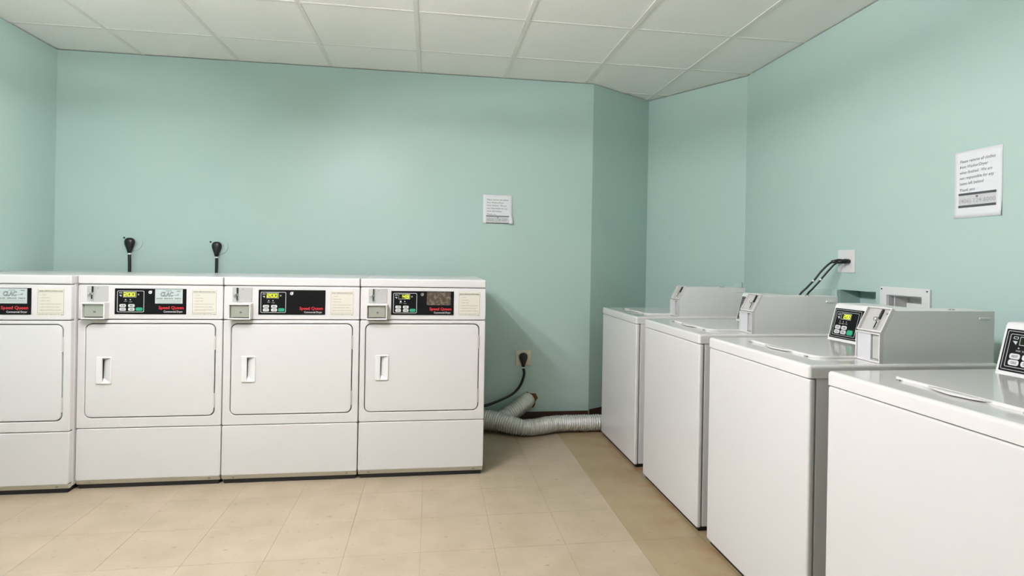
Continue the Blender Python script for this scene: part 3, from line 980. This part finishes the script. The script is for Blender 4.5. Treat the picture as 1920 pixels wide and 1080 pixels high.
# white outlet plate on the right wall with two plugs
rt = thing('wall_outlet', (AR, 2.654, 1.228), 'white outlet plate on the right wall with two black plugs', 'outlet')
Fq = frame((0, 0, 0), (0, -1, 0), (0, 0, 1))
plate('cover_plate', rr(-0.060, 0.060, -0.060, 0.060, 0.004, 3), 0.0004, 0.007, 'plastic', rt, Fq, bev=0.003)
for u in (-0.023, 0.023):
    for v in (-0.02, 0.02):
        plate('socket', rr(u - 0.016, u + 0.016, v - 0.014, v + 0.014, 0.006, 3), 0.007, 0.0085, 'plastic', rt, Fq)


def side_cord(py, pts, tie_at, label):
    rt = thing('power_cable', (AR, py, 1.228), label, 'cord', 'black washer cords')
    bmp = loft_bm([((-0.010, 0, 0), (0, 0.014, 0), (0, 0, 0.012)), ((-0.030, 0.002, 0.0), (0, 0.015, 0), (0, 0, 0.013)), ((-0.046, 0.006, -0.001), (0, 0.012, 0), (0, 0, 0.010)),
                   ((-0.062, 0.013, -0.003), (0, 0.007, 0), (0, 0, 0.007))], 12)
    tomesh('plug', bmp, 'cable', rt, smooth='all')
    path = spline([(-0.055, 0.010, -0.002)] + [(p[0] - AR, p[1] - py, p[2] - 1.228) for p in pts], 0.008)
    tomesh('cord', tube_bm(path, 0.0052, 8), 'cable', rt, smooth='all')
    i = int(len(path) * tie_at)
    tomesh('cable_tie', tube_bm([path[i], path[i + 1]], 0.0075, 10), 'tie', rt, smooth=True)
    return rt


side_cord(2.677, [(2.085, 2.700, 1.208), (2.06, 2.722, 1.168), (2.04, 2.738, 1.130), (2.015, 2.765, 1.085), (1.985, 2.790, 1.035), (1.955, 2.80, 0.93)], 0.36,
          'thicker black cord from the left plug of the white outlet plate')
side_cord(2.631, [(2.095, 2.668, 1.208), (2.06, 2.695, 1.150), (2.04, 2.713, 1.112), (2.02, 2.730, 1.078), (1.99, 2.735, 1.040), (1.95, 2.745, 0.93)], 0.36,
          'thinner black cord from the right plug of the white outlet plate')

# plumbing box
rt = thing('washer_supply_box', (AR, 2.287, 0.98), 'white recessed plumbing box with open front in the right wall', 'plumbing box')
o0, o1 = -0.137, 0.137
iu0, iu1 = PB[0] + 2.287, PB[1] + 2.287
plate('frame', rr(o0, o1, -0.150, 0.128, 0.006, 3), 0.0006, 0.010, 'plastic', rt, Fq, holes=[rr(iu0 + 0.002, iu1 - 0.002, -0.112, 0.090, 0.002, 2)], bev=0.003)
bm = bmesh.new()
for d in ((iu0 + 0.001, iu1 - 0.001, -0.118, 0.0895, -0.092, -0.089), (iu0 + 0.001, iu0 + 0.004, -0.118, 0.0895, -0.089, 0.0),
          (iu1 - 0.004, iu1 - 0.001, -0.118, 0.0895, -0.089, 0.0), (iu0 + 0.004, iu1 - 0.004, 0.0865, 0.0895, -0.089, 0.0), (iu0 + 0.004, iu1 - 0.004, -0.118, -0.115, -0.089, 0.0)):
    box_bm(*d, bm=bm)
tomesh('inner_box', bm, 'plastic', rt, F=Fq)
box('inner_shelf', (iu0 + 0.085, iu1 - 0.006, -0.10, 0.058, -0.088, -0.02), 'plastic', rt, F=Fq, bev=0.003)
box('divider', (iu0 + 0.024, iu0 + 0.028, -0.11, 0.086, -0.088, -0.012), 'plastic', rt, F=Fq)
disc('screw', o0 + 0.012, 0.117, 0.0035, 0.010, 0.012, 'dark', rt, Fq, 8)
disc('screw', o1 - 0.012, 0.117, 0.0035, 0.010, 0.012, 'dark', rt, Fq, 8)

# cord at the right edge of the photo
rt = thing('power_cable', (AR, 1.560, 1.228), 'black cord behind the nearest washer at the right edge of the photo', 'cord', 'black washer cords')
tomesh('plug', loft_bm([((-0.012, 0, 0), (0, 0.016, 0), (0, 0, 0.013)), ((-0.034, 0, 0), (0, 0.017, 0), (0, 0, 0.014)), ((-0.055, 0, -0.003), (0, 0.009, 0), (0, 0, 0.008))], 12), 'cable', rt, smooth='all')
tomesh('cord', tube_bm(spline([(-0.05, 0, -0.002), (-0.08, 0.04, -0.05), (-0.09, 0.092, -0.14), (-0.09, 0.107, -0.20), (-0.09, 0.112, -0.26), (-0.12, 0.09, -0.42)], 0.01), 0.0085, 10), 'cable', rt, smooth='all')
rt = thing('wall_outlet', (AR, 1.550, 1.228), 'white outlet plate at the right edge of the photo', 'outlet')
plate('cover_plate', rr(-0.036, 0.036, -0.060, 0.060, 0.004, 3), 0.0004, 0.007, 'plastic', rt, Fq, bev=0.003)
for v in (-0.02, 0.02):
    plate('socket', rr(-0.016, 0.016, v - 0.014, v + 0.014, 0.006, 3), 0.007, 0.0085, 'plastic', rt, Fq)


# ------------------------------------------------------------------ paper notices
def notice(F, w_, h_, label, curl, seed):
    NX, NY = 12, 14
    t = bmesh.new()

    def nz(u, v):
        s, q = u / w_, v / h_
        z = 0.0012 + 0.0012 * math.sin(3 * s + seed) ** 2
        z += curl[0] * max(0, s - 0.75) ** 2 * max(0, 0.3 - q) * 60 + curl[1] * max(0, 0.2 - q) * 1.0
        return z
    grid = [[t.verts.new((w_ * i / NX, h_ * j / NY, nz(w_ * i / NX, h_ * j / NY))) for j in range(NY + 1)] for i in range(NX + 1)]
    for i in range(NX):
        for j in range(NY):
            t.faces.new((grid[i][j], grid[i + 1][j], grid[i + 1][j + 1], grid[i][j + 1]))
    ex = bmesh.ops.extrude_face_region(t, geom=t.faces[:])
    bmesh.ops.translate(t, verts=[g for g in ex['geom'] if isinstance(g, bmesh.types.BMVert)], vec=(0, 0, -0.0004))
    root = tag(tomesh('paper_notice', t, 'paper', None, smooth='all'), label, 'notice')
    root.matrix_world = F

    def part(name, bm, m):
        for v in bm.verts:
            v.co.z += nz(v.co.x, v.co.y) + 0.0005
        me = bpy.data.meshes.new(name)
        bm.to_mesh(me)
        bm.free()
        return link(name, me, m, root)
    return root, part


LINES = [('Please remove all clothes', 0.80), ('from Washer/Dryer', 0.64), ('when finished.  We are', 0.73), ('not responsible for any', 0.77), ('items left behind', 0.55), ('Thank you', 0.36)]


def fill_notice(part, w_, h_, top, line_h, pitch, u0, bar1, bar2, slope, bt=0.006):
    bm = bmesh.new()
    for i, (s, frac) in enumerate(LINES):
        v = top - i * pitch - (0.15 * pitch if i == 5 else 0)
        text_into(bm, s, u0, u0 + frac * w_ * 0.92, v, v + line_h, 0.0, shear=0.2, bold=0.010, rot=slope, baseline=True)
    part('hand_writing', bm, 'pencil')
    bm = bmesh.new()
    u1 = w_ - 0.11 * w_
    for v in (bar1, bar2):
        for i in range(16):
            a0 = u0 - 0.004 + (u1 - u0 + 0.004) * i / 16
            a1 = u0 - 0.004 + (u1 - u0 + 0.004) * (i + 1) / 16
            bm.faces.new([bm.verts.new((a0, v, 0.0006)), bm.verts.new((a1, v, 0.0006)), bm.verts.new((a1, v + bt, 0.0006)), bm.verts.new((a0, v + bt, 0.0006))])
    text_into(bm, '=', (u0 + u1) / 2 - 0.006, (u0 + u1) / 2 + 0.004, bar1 - 0.011, bar1 - 0.004, 0.0006, bold=0.04)
    bd = bmesh.new()
    for i in range(10):
        a0 = u0 - 0.004 + (u1 - u0 + 0.004) * i / 10
        a1 = u0 - 0.004 + (u1 - u0 + 0.004) * (i + 1) / 10
        bd.faces.new([bd.verts.new((a0, bar2 + 0.007, 0)), bd.verts.new((a1, bar2 + 0.007, 0)), bd.verts.new((a1, bar1, 0)), bd.verts.new((a0, bar1, 0))])
    part('printed_band', bd, 'grey_ink')
    part('printed_bar', bm, 'bar_ink')
    bm = bmesh.new()
    text_into(bm, '(406) 124 6000', u0, u1 - 0.003, bar2 + 0.013, bar1 - 0.014, 0.0006, bold=0.01)
    part('printed_number', bm, 'num_ink')


Fn = frame((AR, 2.052, 1.4085), (0, -1, 0), (0, 0, 1))
root, part = notice(Fn, 0.2005, 0.2735, 'white paper notice with handwriting on the right wall', (0.004, 0.004), 0.4)
fill_notice(part, 0.2005, 0.2735, 0.226, 0.0125, 0.0228, 0.026, 0.092, 0.042, 0.03, bt=0.0095)
Fn = frame((0.3625, BB, 1.464), (1, 0, 0), (0, 0, 1))
root, part = notice(Fn, 0.2125, 0.209, 'white paper notice on the back wall with a curled lower corner', (0.03, 0.0), 1.9)
fill_notice(part, 0.2125, 0.209, 0.168, 0.011, 0.0205, 0.026, 0.052, 0.001, -0.012)
